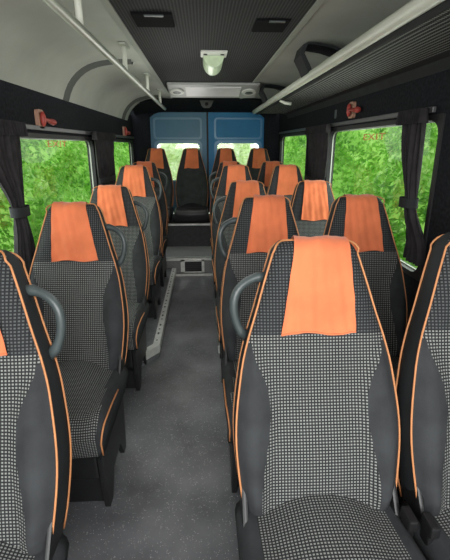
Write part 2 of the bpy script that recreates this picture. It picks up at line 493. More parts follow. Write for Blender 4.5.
# ---- left overhead hand rail on posts
t = empty('overhead_handrail', (-0.42, 0, 1.765)); tag(t, 'slim grey overhead handrail on short posts under the pale left ceiling lining', 'handrail')
RZ = 1.795
b = MB(); b.tube([(0, y, 0) for y in (-0.2, 0.5, 1.2, 2.0, 3.0, 4.0, 5.1)], 0.016, 10); b.build('rail', M_RAILG, t)
def cove_z(pts, x):
    for (xa, za), (xb, zb) in zip(pts, pts[1:]):
        if min(xa, xb) <= x <= max(xa, xb): return lerp(za, zb, (x - xa) / (xb - xa))
for y in (1.68, 2.58, 3.57, 4.55):
    zt = cove_z(CPL, -0.42) - 1.765
    b = MB(); b.tube([(0, y, 0.008), (0, y, zt - 0.002)], 0.013, 10)
    p = b.build('post', M_RAIL, t)
    b = MB(); b.box(-0.02, 0.02, y - 0.07, y + 0.07, zt - 0.012, zt - 0.002); b.build('mounting_plate', M_RAILG, p, smooth=False, bevel=0.003)

# ---- right luggage shelf with round edge rail
t = empty('luggage_shelf', (0.60, 0, 1.70)); tag(t, 'long overhead luggage shelf with checked underside and pale tubular front rail on the right', 'luggage rack')
b = MB()
prof = [(0.62, 1.737), (0.66, 1.728), (0.70, 1.725), (0.94, 1.725), (0.975, 1.712), (0.992, 1.67)]
rows = [[(x - 0.60, y, z - 1.70) for x, z in prof] for y in (YF + 0.02, 1.5, 3.0, 5.2)]
def smf(i, j): return 0 if 1 <= j <= 2 else 1
b.grid(rows, mf=smf)
rows = [[(x - 0.60, y, z - 1.70 + 0.022) for x, z in prof[:4]] for y in (YF + 0.02, 5.2)]
b.grid(rows, 1)
for y in (YF + 0.02, 5.2):
    b.face([b.vert((x - 0.60, y, z - 1.70)) for x, z in prof[:4]] + [b.vert((x - 0.60, y, z - 1.70 + 0.022)) for x, z in prof[:4][::-1]], 1)
b.build('shelf_panel', [M_SHELFU, M_SHELL], t, angle=0.7)
b = MB(); b.tube([(0.0, y, 0.045) for y in (YF + 0.02, 1, 2, 3, 4, 5.22)], 0.0235, 12); b.build('front_rail', M_RAIL, t)
b = MB(); b.tube([(0.035, y, 0.03) for y in (YF + 0.02, 1, 2, 3, 4, 5.2)], 0.016, 8); b.build('lower_rail', M_SHELL, t)
for y in (2.58, 4.2):
    b = MB()
    # arched strap bracket from the ceiling edge down to the rail
    zt = cove_z(CPR, 0.52)
    path = [(-0.02, y, 0.05), (-0.04, y, 0.09), (-0.07, y, 0.14), (-0.055, y, zt - 1.70 - 0.012), (0.0, y + 0.01, cove_z(CPR, 0.60) - 1.70 - 0.012), (0.08, y + 0.03, cove_z(CPR, 0.68) - 1.70 - 0.014), (0.16, y + 0.05, cove_z(CPR, 0.76) - 1.70 - 0.02), (0.22, y + 0.06, 0.05)]
    rows = []
    for p in path: rows.append([(p[0], p[1] - 0.09, p[2]), (p[0], p[1] + 0.09, p[2]), (p[0] + 0.022, p[1] + 0.09, p[2] + 0.008), (p[0] + 0.022, p[1] - 0.09, p[2] + 0.008)])
    b.grid(rows, closed=True); b.build('bracket', M_SHELL, t, angle=0.5)
b = MB(); b.tube([(0.02, 3.60, 0.02), (0.06, 3.60, 0.0), (0.11, 3.60, -0.006)], 0.013, 8); b.build('rail_peg', M_RAIL, t)

# ---- rear wall, header and doors
b = MB()
DX0, DX1, DXC, DZ1 = -0.70, 0.825, 0.062, 1.80
dz = lambda x: 1.80 - 0.075 * max(0, (abs(x - DXC) - 0.60) / 0.16) ** 2
# black surround around the door opening
op = []
N = 24
outer = [(-0.95, -0.02), (-0.95, 1.96), (1.05, 1.96), (1.05, -0.02)]
xs = [lerp(DX0, DX1, k / N) for k in range(N + 1)]
for k in range(N):
    x0, x1 = xs[k], xs[k + 1]
    a = [(x0, dz(x0) - 0.014), (x1, dz(x1) - 0.014), (x1, 1.96), (x0, 1.96)]
    b.prism(a, lambda p: (p[0], 5.86, p[1]), lambda p: (p[0], 5.92, p[1]))
b.box(-0.95, DX0 + 0.012, 5.80, 5.92, 0, 1.96); b.box(DX1 - 0.012, 1.05, 5.80, 5.92, 0, 1.96); b.box(DX0, DX1, 5.86, 5.92, 0, 0.46)
tag(b.build('wall_rear', M_WALL, smooth=False), kind='structure')
# black header sloping from the ceiling panel down to the doors
b = MB()
prof = [(5.30, 1.895), (5.45, 1.885), (5.62, 1.85), (5.76, 1.81), (5.87, 1.80)]
rows = [[(x, y, z - 0.06 * max(0, abs(x - DXC) - 0.45) ** 1.2 / 0.4) for y, z in prof] for x in [lerp(-0.86, 0.96, k / 16) for k in range(17)]]
b.grid(rows); rows = [[(x, y, z + 0.03) for y, z in prof] for x in (-0.86, 0.96)]; b.grid(rows)
tag(b.build('ceiling_rear_header', M_WALL), kind='structure')

M_EDGE_HL_LEFT = mat('blue_edge_highlight_left', (0.09, 0.24, 0.36), 0.4, noise=0.05)  # highlights on the left door's rib and frame, painted as paler blue
M_EDGE_HL_RIGHT = mat('blue_edge_highlight_right', (0.06, 0.27, 0.50), 0.35, noise=0.05)  # highlights on the right door's rib and frame, painted as lighter blue
M_BLUE_SHADING = mat('blue_door_paint_shading', (0.05, 0.17, 0.27), 0.45, noise=0.08, nscale=3, spec=0.35)  # same paint as the right door; greyer shading put into the colour
def door(n, x0, x1, wx0, wx1, M_BLUE=M_BLUE):
    t = empty('door_%d' % n, ((x0 + x1) / 2, 5.90, 0.5)); tag(t, kind='structure')
    cx = (x0 + x1) / 2; wz0, wz1 = 0.92, 1.405
    f = lambda p, d: (p[0] - cx, d, p[1] - 0.5)
    b = MB()
    # leaf as a ring between the outline and the window hole
    inn = rrect(wx0, wx1, wz0, wz1, 0.05, 8)
    def out_pt(p):
        mx, mz = (wx0 + wx1) / 2, (wz0 + wz1) / 2
        dx, dzv = p[0] - mx, p[1] - mz
        best = 1e9
        for q, lim in ((dx, x1 - mx if dx > 0 else x0 - mx), (dzv, 1.80 - mz if dzv > 0 else 0.48 - mz)):
            if abs(q) > 1e-6: best = min(best, lim / q)
        q = [mx + dx * best, mz + dzv * best]
        q[1] = min(q[1], dz(q[0]) - 0.004)
        return tuple(q)
    # densify
    loop = []
    for i in range(len(inn)):
        a, c = inn[i], inn[(i + 1) % len(inn)]
        m_ = max(1, int(math.hypot(a[0] - c[0], a[1] - c[1]) / 0.06))
        for k in range(m_): loop.append((lerp(a[0], c[0], k / m_), lerp(a[1], c[1], k / m_)))
    outl = [out_pt(p) for p in loop]
    # add corners by snapping nearest outline points
    for cxn, czn in ((x0, 0.48), (x1, 0.48), (x0, dz(x0) - 0.004), (x1, dz(x1) - 0.004)):
        i = min(range(len(outl)), key=lambda k: (outl[k][0] - cxn) ** 2 + (outl[k][1] - czn) ** 2); outl[i] = (cxn, czn)
    ring_frame(b, loop, outl, f, 0.0, 0.04)
    b.build('door_leaf', M_BLUE, t, angle=0.5)
    # raised pressed panel above the window
    b = MB()
    pin = rrect(wx0 - 0.01, wx1 + 0.01, 1.475, 1.70, 0.03, 5); po = rrect(wx0 - 0.034, wx1 + 0.034, 1.452, 1.722, 0.04, 5)
    ring_frame(b, pin, po, f, -0.016, 0.002); b.build('pressed_rib', M_EDGE_HL_RIGHT if n == 2 else M_EDGE_HL_LEFT, t, angle=0.5)
    b = MB()
    ring_frame(b, rrect(wx0 + 0.004, wx1 - 0.004, wz0 + 0.004, wz1 - 0.004, 0.05, 8), rrect(wx0 - 0.034, wx1 + 0.034, wz0 - 0.014, wz1 + 0.034, 0.07, 8), f, -0.012, 0.004)
    b.build('window_frame', M_EDGE_HL_RIGHT if n == 2 else M_EDGE_HL_LEFT, t, angle=0.5)
    b = MB(); b.face([b.vert(f(p, 0.02)) for p in rrect(wx0, wx1, wz0, wz1, 0.05, 8)]); b.build('pane', M_GLASS, t, smooth=False, fix=False)
    return t
door(1, DX0 + 0.004, 0.052, -0.615, -0.045, M_BLUE_SHADING)
door(2, 0.072, DX1 - 0.004, 0.185, 0.755)
b = MB(); b.box(0.050, 0.074, 5.885, 5.93, 0.48, 1.795); tag(b.build('trim_10', M_RUBBER, smooth=False, bevel=0.004), kind='structure')

# ---- things on the ceiling
t = empty('dome_lamp', (0.072, 2.73, CZ)); tag(t, 'pale green half-round dome lamp with screwed plate on the dark ceiling', 'lamp')
b = MB(); b.box(-0.078, 0.078, -0.03, 0.13, -0.012, 0); b.build('mounting_plate', M_WHITEP, t, smooth=False, bevel=0.005)
for sx in (-0.05, 0.05):
    b = MB(); b.tube([(sx, 0.03, -0.011), (sx, 0.03, -0.016)], 0.012, 8); b.build('screw', M_BLACKP, t)
b = MB(); rows = []
for k in range(9):
    a = k / 8; y = lerp(0.07, 0.50, a); r = 0.064 * (1 - 0.25 * sstep(0.8, 1, a)) ; h = 0.075 * (1 - 0.6 * sstep(0.75, 1.0, a))
    rows.append([(-r * math.cos(PI * q / 12), y, -h * math.sin(PI * q / 12)) for q in range(13)])
g = b.grid(rows); b.face(g[0]); b.face(g[-1][::-1]); b.build('lens', M_LENS, t, angle=0.8)

t = empty('ceiling_light_bar', (0.09, 4.0, CZ)); tag(t, 'wide silver light bar with round end vents across the rear ceiling', 'light')
b = MB()
b.prism([(0, 0), (0.0, -0.02), (0.40, -0.085), (0.44, -0.08), (0.44, 0)], lambda p: (-0.40, p[0], p[1]), lambda p: (0.42, p[0], p[1]))
b.build('housing', mat('silver_grey_plastic', (0.36, 0.36, 0.36), 0.4, noise=0.06), t, smooth=False, bevel=0.012)
b = MB(); b.prism([(0.06, -0.0255), (0.06, -0.036), (0.34, -0.081), (0.34, -0.07)], lambda p: (-0.24, p[0], p[1]), lambda p: (0.26, p[0], p[1]))
b.build('diffuser', mat('pearl_diffuser', (0.72, 0.70, 0.72), 0.35, noise=0.05), t, smooth=False, bevel=0.004)
for sx in (-0.32, 0.34):
    b = MB()
    for rr, mm in ((0.066, 0), (0.04, 1)):
        nrm = Vector((0, -0.16, -0.99)).normalized()
        c = Vector((sx, 0.20, -0.0545)); tv = Vector((0, 0.987, -0.16)).normalized()
        rows = []
        for q, off in ((rr, -0.003), (rr, 0.008 + 0.002 * mm), (rr * 0.75, 0.011 + 0.002 * mm)):
            rows.append([c + Vector((1, 0, 0)) * q * math.cos(2*PI*i/16) + tv * q * 1.35 * math.sin(2*PI*i/16) + nrm * off for i in range(16)])
        g = b.grid(rows, mm, True); b.face(g[-1], mm)
    b.build('air_vent', [M_WHITEP, M_HANDLE], t, angle=0.6)

t = empty('ceiling_hatch', (-0.205, 2.09, CZ)); tag(t, 'flat black rectangular vent set in the dotted ceiling near its left edge', 'vent')
b = MB(); b.box(-0.085, 0.085, -0.10, 0.10, -0.010, 0); b.build('cover', M_HATCH, t, smooth=False, bevel=0.004)
b = MB(); b.box(-0.03, 0.05, -0.104, -0.088, -0.016, -0.010); b.build('latch', M_HANDLE, t, smooth=False, bevel=0.002)
t = empty('ceiling_hatch', (0.315, 2.16, CZ)); tag(t, 'flat dark rectangular vent set in the dotted ceiling near its right edge', 'vent')
b = MB(); b.box(-0.075, 0.075, -0.10, 0.10, -0.008, 0); b.build('cover', M_HATCH, t, smooth=False, bevel=0.004)
b = MB(); b.box(-0.02, 0.05, -0.104, -0.088, -0.014, -0.008); b.build('latch', M_HANDLE, t, smooth=False, bevel=0.002)
t = empty('header_sensor', (0.05, 5.42, 1.884)); tag(t, 'small tapered grey housing on the black header above the rear doors', 'sensor')
b = MB(); b.prism([(-0.085, 0.005), (0.085, 0.005), (0.06, -0.06), (0.03, -0.085), (-0.03, -0.085), (-0.06, -0.06)], lambda p: (p[0], 0, p[1]), lambda p: (p[0] * 0.9, 0.09, p[1] * 0.9))
b.build('housing', M_COVE_D, t, smooth=False, bevel=0.006)
b = MB(); b.tube([(0, -0.001, -0.04), (0, -0.008, -0.04)], 0.02, 12); b.build('lens', M_BLACKP, t)

# ---- emergency hammers
def hammer(loc, rz, label, s=1.0):
    """wall bracket with a red-handled hammer; local +x runs along the wall toward the rear, -y into the cabin"""
    t = empty('emergency_hammer', loc, rz); tag(t, label, 'hammer', 'emergency hammers above the side windows')
    b = MB(); lp = rrect(-0.05, 0.06, -0.065, 0.065, 0.022, 4); li = rrect(-0.03, 0.04, -0.045, 0.045, 0.015, 4)
    ring_frame(b, [(p[0]*s, p[1]*s) for p in li], [(p[0]*s, p[1]*s) for p in lp], lambda p, d: (p[0], d, p[1]), -0.02, 0.0)
    b.box(-0.04*s, 0.05*s, -0.018, -0.008, -0.012*s, 0.012*s)
    b.build('bracket', M_ORANGEP, t, angle=0.6)
    b = MB(); b.tube([(0.0, -0.03, -0.05*s), (0.0, -0.03, -0.02*s), (0.0, -0.03, 0.02*s), (0.0, -0.03, 0.05*s)], [0.008, 0.016, 0.016, 0.008], 8); b.build('hammer_head', M_RED, t)
    b = MB(); b.tube([(0.01*s, -0.03, 0), (0.08*s, -0.03, -0.003*s), (0.13*s, -0.03, -0.008*s), (0.20*s, -0.03, -0.012*s), (0.23*s, -0.03, -0.012*s)], [0.016*s, 0.015*s, 0.02*s, 0.028*s, 0.022*s], 8, flat=0.9); b.build('handle', M_RED, t)
hammer((XL, 2.50, 1.515), PI / 2, 'red emergency hammer in pale orange bracket above the large left window', 0.75)
hammer((XL, 5.1, 1.525), PI / 2, 'small red emergency hammer above the left rear window, beside the rear door', 0.85)
hammer((XR, 2.95, 1.60), -PI / 2, 'red emergency hammer on the dark right wall above the large window', 0.78)
b = MB(); b.box(-0.008, 0.0, -0.02, 0.02, -0.03, 0.03); tag(b.build('wall_switch', M_HANDLE, loc=(XR, 3.33, 1.60), smooth=False, bevel=0.003), 'small dark grey switch plate on the right wall beside the emergency hammer', 'switch')

# ---- curtains
def curtain(x, s, ytop, ytie, ybot, z, label, pl=7, seed=0):
    """gathered curtain: y ranges at the rail, at the tie and at the hem; z = (top, tie, bottom)"""
    rnd = random.Random(seed)
    t = empty('window_curtain', (x, sum(ytop) / 2, z[2])); tag(t, label, 'curtain', 'dark curtains tied at the side windows')
    cy = sum(ytop) / 2; NU, NV = pl * 10, 28
    b = MB(); rows = []
    ph = [rnd.uniform(0, 6) for _ in range(4)]
    for j in range(NV + 1):
        v = j / NV; zz = lerp(z[0], z[2], v); tv = (z[0] - z[1]) / (z[0] - z[2])
        if v < tv:
            k = sstep(0.15, 1, v / tv); a = lerp(ytop[0], ytie[0], k); c = lerp(ytop[1], ytie[1], k)
        else:
            k = sstep(0, 0.8, (v - tv) / (1 - tv)); a = lerp(ytie[0], ybot[0], k); c = lerp(ytie[1], ybot[1], k)
        pinch = 1 - 0.45 * math.exp(-((v - tv) / 0.10) ** 2)
        r = []
        for i in range(NU + 1):
            u = i / NU
            amp = 0.015 * pinch * (0.75 + 0.25 * math.sin(u * 5 + ph[0]))
            d = amp * math.cos(2 * PI * pl * u + 0.8 * math.sin(3 * v + ph[1])) + 0.006 * math.sin(13 * u + 4 * v + ph[2])
            edge = 0.018 * math.sin(PI * u)
            r.append((-s * (d + edge), lerp(a, c, u) - cy + 0.006 * math.sin(9 * v + ph[3] + u), zz - z[2]))
        rows.append(r)
    b.grid(rows)
    o = b.build('curtain_cloth', M_CURT, t)
    def band(name, za, zb, ya, yb, ex, m):
        b = MB(); ym = (ya + yb) / 2 - cy; hw = (yb - ya) / 2 + ex; dd = 0.034 + ex
        rows = []
        for zz in (za, (za + zb) / 2, zb):
            rows.append([(-s * 0.012 + dd * math.sin(2*PI*q/24), ym + hw * math.cos(2*PI*q/24), zz - z[2]) for q in range(24)])
        b.grid(rows, closed=True); b.build(name, m, t)
    band('tie_band', z[1] - 0.022, z[1] + 0.022, ytie[0], ytie[1], 0.004, M_SHELL)
    # gathered heading tape
    b = MB(); rows = []
    for zz, aa in ((z[0] - 0.05, 0.026), (z[0] - 0.02, 0.024), (z[0] + 0.012, 0.02)):
        rows.append([(-s * (0.012 + aa * math.cos(2 * PI * pl * 2 * i / 80)), lerp(ytop[0] - 0.01, ytop[1] + 0.01, i / 80) - cy, zz - z[2]) for i in range(81)])
    b.grid(rows); b.build('heading_tape', M_CURT, t)
XCL, XCR = XL + 0.042, XR - 0.034
curtain(XCL, -1, (1.72, 2.12), (1.92, 2.045), (1.88, 2.10), (1.47, 1.09, 0.80), 'dark gathered curtain tied in the middle at the near end of the large left window', 7, 1)
curtain(XCL, -1, (3.50, 4.24), (3.56, 4.16), (3.52, 4.20), (1.47, 1.10, 0.95), 'dark curtain on the left pillar between the two left windows', 8, 2)
curtain(XCR, 1, (1.90, 2.10), (1.88, 1.985), (1.735, 1.91), (1.52, 1.125, 0.865), 'dark gathered curtain tied in the middle at the near end of the large right window', 6, 3)
curtain(XCR, 1, (3.34, 4.00), (3.38, 3.94), (3.36, 3.98), (1.52, 1.10, 0.95), 'dark curtain on the right pillar between the two right windows', 8, 4)

# ------------------------------------------------------------------ bus seats
L_ = 0.775; R_ = 0.045; ZJ = 0.40; REC = math.radians(17.5)
WT = [(0, .197), (.12, .214), (.32, .225), (.53, .208), (.635, .190), (.74, .165), (.847, .141), (.93, .121), (1.0, .104)]
BT = [(0, .80), (.12, .75), (.35, .60), (.48, .66), (.60, .90), (.66, .95), (1, .95)]
def hw(t): return table(WT, t)
def th(t): return lerp(0.122, 0.094, t)
def bfr(t): return min(0.95, table(BT, t))
def yfront(a, t):
    a = abs(a)
    bol = 0.036 * (1 - sstep(0.30, 0.68, t)) * sstep(0.0, 0.10, t) + 0.004
    bump = sstep(bfr(t) - 0.16, 0.84, a) if a < 0.84 else 1 - 0.75 * sstep(0.84, 1.0, a)
    lum = -0.010 * math.exp(-((t - 0.22) / 0.16) ** 2) * (1 - a * a)
    head = -0.010 * sstep(0.62, 0.80, t) * (1 - a ** 4)
    edge = 0.012 * sstep(0.86, 1.0, a)
    return -bol * bump + lum + head + edge
RM = Matrix.Translation((0, 0, ZJ)) @ Matrix.Rotation(-REC, 4, 'X')
def rot(p): return tuple(RM @ Vector(p))
NC, NB, NS, NK = 12, 4, 4, 8
def fr_cols(t):
    bb = bfr(t)
    a = [lerp(-1, -bb, k / NB) for k in range(NB)] + [lerp(-bb, bb, k / NC) for k in range(NC + 1)] + [lerp(bb, 1, k / NB) for k in range(1, NB + 1)]
    return a
NF = NC + 1 + 2 * NB
levels = []
for k in range(31): levels.append((lerp(0, (L_ - R_) / L_, k / 30), 0))
for k in range(1, 8): levels.append((None, PI / 2 * k / 7))
def ring(lv):
    t, q = lv
    z = t * L_ if t is not None else L_ - R_ + R_ * math.sin(q)
    tt = z / L_
    c = math.cos(q) if t is None else 1
    w = hw(tt) * (1 - 0.20 * (1 - c)); T = th(tt); yc = T / 2
    pts = []; uv = []
    for a in fr_cols(tt):
        y = yc + (yfront(a, tt) - yc) * c
        pts.append((a * w, y, z)); uv.append((a * w, z if t is not None else L_ - R_ + R_ * q))
    ye = yc + (yfront(1, tt) - yc) * c; yb = yc + (T - 0.012 - yc) * c
    for k in range(1, NS + 1):
        pts.append((w + 0.004 * math.sin(PI * k / (NS + 1)) , lerp(ye, yb, k / (NS + 1)), z)); uv.append((w + 0.02 * k, z))
    yk = yc + (T - yc) * c
    for k in range(NK + 1):
        x = lerp(w, -w, k / NK); e = abs(2 * k / NK - 1)
        pts.append((x, lerp(yk, yb, e ** 6), z)); uv.append((x, z))
    for k in range(1, NS + 1):
        pts.append((-w - 0.004 * math.sin(PI * k / (NS + 1)), lerp(yb, ye, k / (NS + 1)), z)); uv.append((-w - 0.02 * k, z))
    return pts, uv
def seat_meshes():
    R = [ring(lv) for lv in levels]
    rows = [[rot(p) for p in r[0]] for r in R]; uvs = [r[1] for r in R]
    n = len(rows[0])
    def zone(i, j):
        if j < NB or NB + NC <= j < NF - 1:
            return 'bol'
        if j < NF - 1: return 'front'
        return 'shell'
    meshes = {}
    tmax = [ (lv[0] if lv[0] is not None else 1) for lv in levels]
    def piece(name, sel, mats, mi):
        b = MB(); idx = {}
        for i in range(len(rows) - 1):
            for j in range(n):
                if not sel(i, j): continue
                k = (j + 1) % n; f = []
                for (p, q) in ((i, j), (i, k), (i + 1, k), (i + 1, j)):
                    if (p, q) not in idx: idx[(p, q)] = b.vert(rows[p][q], uvs[p][q])
                    f.append(idx[(p, q)])
                b.face(f, mi(i, j))
        meshes[name] = b.mesh(name, mats, fix=False)
    low = lambda i: tmax[i] < 0.62
    piece('backrest', lambda i, j: not (zone(i, j) == 'bol' and low(i)), [M_WEAVE, M_SHELL, M_WEAVE_D],
          lambda i, j: 1 if zone(i, j) == 'shell' else (2 if tmax[i] > 0.64 else 0))
    piece('bolster_l', lambda i, j: j < NB and low(i), [M_PLAIN], lambda i, j: 0)
    piece('bolster_r', lambda i, j: NB + NC <= j < NF - 1 and low(i), [M_PLAIN], lambda i, j: 0)
    # piping along front and rear contours
    def contour(rear):
        pts = []
        for k in range(26):
            t = lerp(0.02, 0.945, k / 25); z = t * L_
            pts.append((hw(t) + 0.001, (th(t) - 0.008) if rear else yfront(1, t) - 0.002, z))
        wl = hw(0.945); cr = 0.032
        for k in range(1, 6):
            a = PI / 2 * k / 5; z = 0.945 * L_ + (L_ - 0.945 * L_ - 0.004) * math.sin(a)
            x = wl - cr * (1 - math.cos(a)) - 0.004 * k / 5
            q = math.asin(min(1, max(0, (z - (L_ - R_)) / R_)))
            yc = th(1) / 2; c = math.cos(q)
            y = yc + ((th(1) - yc) if rear else (-0.012 - yc)) * c
            pts.append((x, y, z))
        full = pts + [(-x, y, z) for x, y, z in reversed(pts)]
        return [rot(p) for p in full]
    for nm, rear in (('pipe_front', False), ('pipe_rear', True)):
        b = MB(); b.tube(contour(rear), 0.0030, 6); meshes[nm] = b.mesh('piping', M_PIPE)
    # headrest covers, a few drapes
    def cover(seed, skew, flare, off0=0.0):
        rnd = random.Random(seed); ph = [rnd.uniform(0, 6.28) for _ in range(6)]
        b = MB(); rr = []; uu = []
        q = R_ * PI / 2; s0, s1 = -0.16, 0.285; NV, NU = 40, 24
        for j in range(NV + 1):
            s = lerp(s0, s1, j / NV)
            d = max(0, s) / s1
            half = lerp(0.071, 0.102 + flare, d)
            r = []; ur = []
            for i in range(NU + 1):
                u = lerp(-1, 1, i / NU)
                x = u * half + off0 + skew * d
                off = 0.0085 + 0.0035 * d * math.sin(7 * u + 2.5 * d + ph[0]) + 0.002 * math.sin(15 * u - 6 * d + ph[1]) * (0.3 + d) + 0.0018 * math.sin(24 * d + 5 * u + ph[2]) + 0.004 * d * (abs(u) ** 6)
                ed = 0.004 * math.sin(4 * u + ph[3]) * d
                if abs(s) < q:
                    a = PI / 2 - s / R_
                    yc = 0.045; y = yc - (yc - (yfront(min(1, abs(x) / hw(1)), 1) if s > 0 else 0)) * math.cos(a); z = L_ - R_ + (R_) * math.sin(a)
                    y -= off * math.cos(a); z += off * math.sin(a)
                elif s > 0:
                    z = L_ - R_ - (s - q) + ed; t = z / L_
                    y = yfront(min(1, abs(x) / hw(t)), t) - off
                else:
                    z = L_ - R_ + (s + q); y = th(1) + off
                r.append(rot((x, y, z))); ur.append((x, s))
            rr.append(r); uu.append(ur)
        b.grid(rr, uvs=uu)
        # folded hem at the lower edge
        b.tube([(p[0], p[1] - 0.001, p[2]) for p in rr[-1]], 0.0028, 5)
        return b.mesh('headrest_cover', M_COVER)
    meshes['covers'] = [cover(11, -0.016, 0.0, 0.017), cover(12, -0.006, 0.002, 0.006), cover(13, -0.006, -0.004, 0.006), cover(14, 0.003, 0.0)]
    meshes['cover_left'] = [cover(21, 0.030, 0.002, -0.017), cover(22, 0.024, -0.006, -0.012)]
    # grab handle (right side version, mirrored by a flag)
    def handle(s):
        b = MB(); pts = []; rad = []
        A = Vector((hw(0.865) - 0.01, 0.060, 0.865 * L_)); B = Vector((hw(0.64) - 0.004, 0.075, 0.64 * L_))
        for k in range(17):
            a = k / 16
            p = A.lerp(B, a)
            out = 0.068 * math.sin(PI * a) ** 0.62
            nrm = Vector((B.z - A.z, 0, A.x - B.x)); nrm = Vector((abs(nrm.x), 0, abs(nrm.z))).normalized()
            p = p + nrm * out + Vector((0, -0.02 * math.sin(PI * a), 0.012 * math.sin(PI * a)))
            pts.append(rot((s * p.x, p.y, p.z))); rad.append(0.0125 if 1 < k < 15 else 0.015)
        b.tube(pts, rad, 10); return b.mesh('grab_handle', M_HANDLE)
    meshes['handle_r'] = handle(1); meshes['handle_l'] = handle(-1)
    # cushion
    CW = 0.2245
    st = []                                  # stations (y, ztop)
    for k in range(11): st.append((lerp(0.07, -0.355, k / 10), lerp(0.425, 0.452, sstep(0, 1, k / 10)), 0))
    for k in range(1, 8):
        a = PI / 2 * k / 7; st.append((-0.355 - 0.062 * math.sin(a), 0.452 - 0.062 * (1 - math.cos(a)), k / 7))
    for k in range(1, 4): st.append((-0.417 + 0.006 * k, 0.390 - 0.028 * k, 1))
    zb = 0.300
    rows = []; uvs = []; s_acc = 0; prev = None
    xsn = [-1, -0.97, -0.92, -0.86, -0.78] + [lerp(-0.78, 0.78, k / 12) for k in range(1, 12)] + [0.78, 0.86, 0.92, 0.97, 1]
    for (y, zt, nose) in st:
        if prev: s_acc += math.hypot(y - prev[0], zt - prev[1])
        prev = (y, zt)
        back = sstep(-0.30, 0.05, y)
        r = []; u = []
        wv = CW * (1 - 0.05 * nose)
        r.append((-wv + 0.012, y, zb)); u.append((-wv, s_acc)); r.append((-wv - 0.004, y, lerp(zb, zt, 0.6))); u.append((-wv, s_acc))
        for a in xsn:
            A = abs(a)
            h = 0.052 * back * (1 - sstep(0.1, 0.95, A)) - 0.012 * back + 0.014 * math.exp(-((A - 0.88) / 0.10) ** 2) * (1 - nose) - 0.018 * sstep(0.90, 1, A) + 0.008 * (1 - A * A) * (1 - nose)
            yy = y - (0.014 * (1 - A * A) * nose)
            r.append((a * wv, yy, max(zb + 0.004, zt + h))); u.append((a * wv, s_acc))
        r.append((wv + 0.004, y, lerp(zb, zt, 0.6))); u.append((wv, s_acc)); r.append((wv - 0.012, y, zb)); u.append((wv, s_acc))
        rows.append(r); uvs.append(u)
    b = MB(); nn = len(rows[0])
    g = b.grid(rows, uvs=uvs, mf=lambda i, j: 0 if 6 - (i > 5) - (i > 8) <= j <= nn - 8 + (i > 5) + (i > 8) else 1)
    b.face([g[i][0] for i in range(len(g))] + [g[i][-1] for i in reversed(range(len(g)))], 1)
    b.face(g[0], 1); b.face(g[-1][::-1], 1)
    meshes['cushion'] = b.mesh('cushion', [M_WEAVE, M_PLAIN])
    meshes['cushion_black'] = b.mesh('cushion', [M_LEATHER, M_LEATHER])
    for nm, j in (('cpipe_l', 2), ('cpipe_r', nn - 3)):
        b = MB(); b.tube([(r[j][0] * 1.008, r[j][1] - 0.003, r[j][2] + 0.001) for r in rows[5:-1]], 0.0036, 6); meshes[nm] = b.mesh('piping', M_PIPE)
    # pedestal: box under the cushion, two trapezoid legs, floor rail feet
    b = MB(); b.prism([(-0.375, 0.305), (0.06, 0.305), (0.06, 0.15), (-0.32, 0.13), (-0.36, 0.17)], lambda p: (-0.175, p[0], p[1]), lambda p: (0.175, p[0], p[1]))
    meshes['base'] = b.mesh('seat_base', M_BLACKP, smooth=False, bevel=0.008)
    for nm, x in (('leg_l', -1), ('leg_r', 1)):
        b = MB(); b.prism([(-0.37, 0.30), (0.05, 0.30), (0.03, 0.0), (-0.02, 0.0), (-0.08, 0.10), (-0.22, 0.10), (-0.28, 0.0), (-0.33, 0.0), (-0.355, 0.12)], lambda p: (x * 0.176, p[0], p[1]), lambda p: (x * 0.200, p[0], p[1]))
        meshes[nm] = b.mesh('leg', M_BLACKP, smooth=False, bevel=0.004)
    # front kick panel
    b = MB(); b.box(-0.176, 0.176, -0.30, -0.27, 0.0, 0.16); meshes['kick'] = b.mesh('kick_panel', M_BLACKP, smooth=False, bevel=0.004)
    # recline bracket + buckle
    for nm, x in (('buckle_r', 1), ('buckle_l', -1)):
        b = MB(); b.box(x * 0.215 - 0.010, x * 0.215 + 0.010, -0.075, -0.035, 0.36, 0.455); b.box(x * 0.215 - 0.012, x * 0.215 + 0.012, -0.085, -0.03, 0.44, 0.475)
        meshes[nm] = b.mesh('seat_belt_buckle', M_BLACKP, smooth=False, bevel=0.006)
        b = MB(); b.prism([(-0.08, 0.30), (0.07, 0.30), (0.09, 0.46), (0.03, 0.50), (-0.03, 0.42)], lambda p: (x * 0.198, p[0], p[1]), lambda p: (x * 0.214, p[0], p[1]))
        meshes['hinge' + nm[-2:]] = b.mesh('hinge_plate', M_BLACKP, smooth=False, bevel=0.006)
    return meshes
MS = seat_meshes()

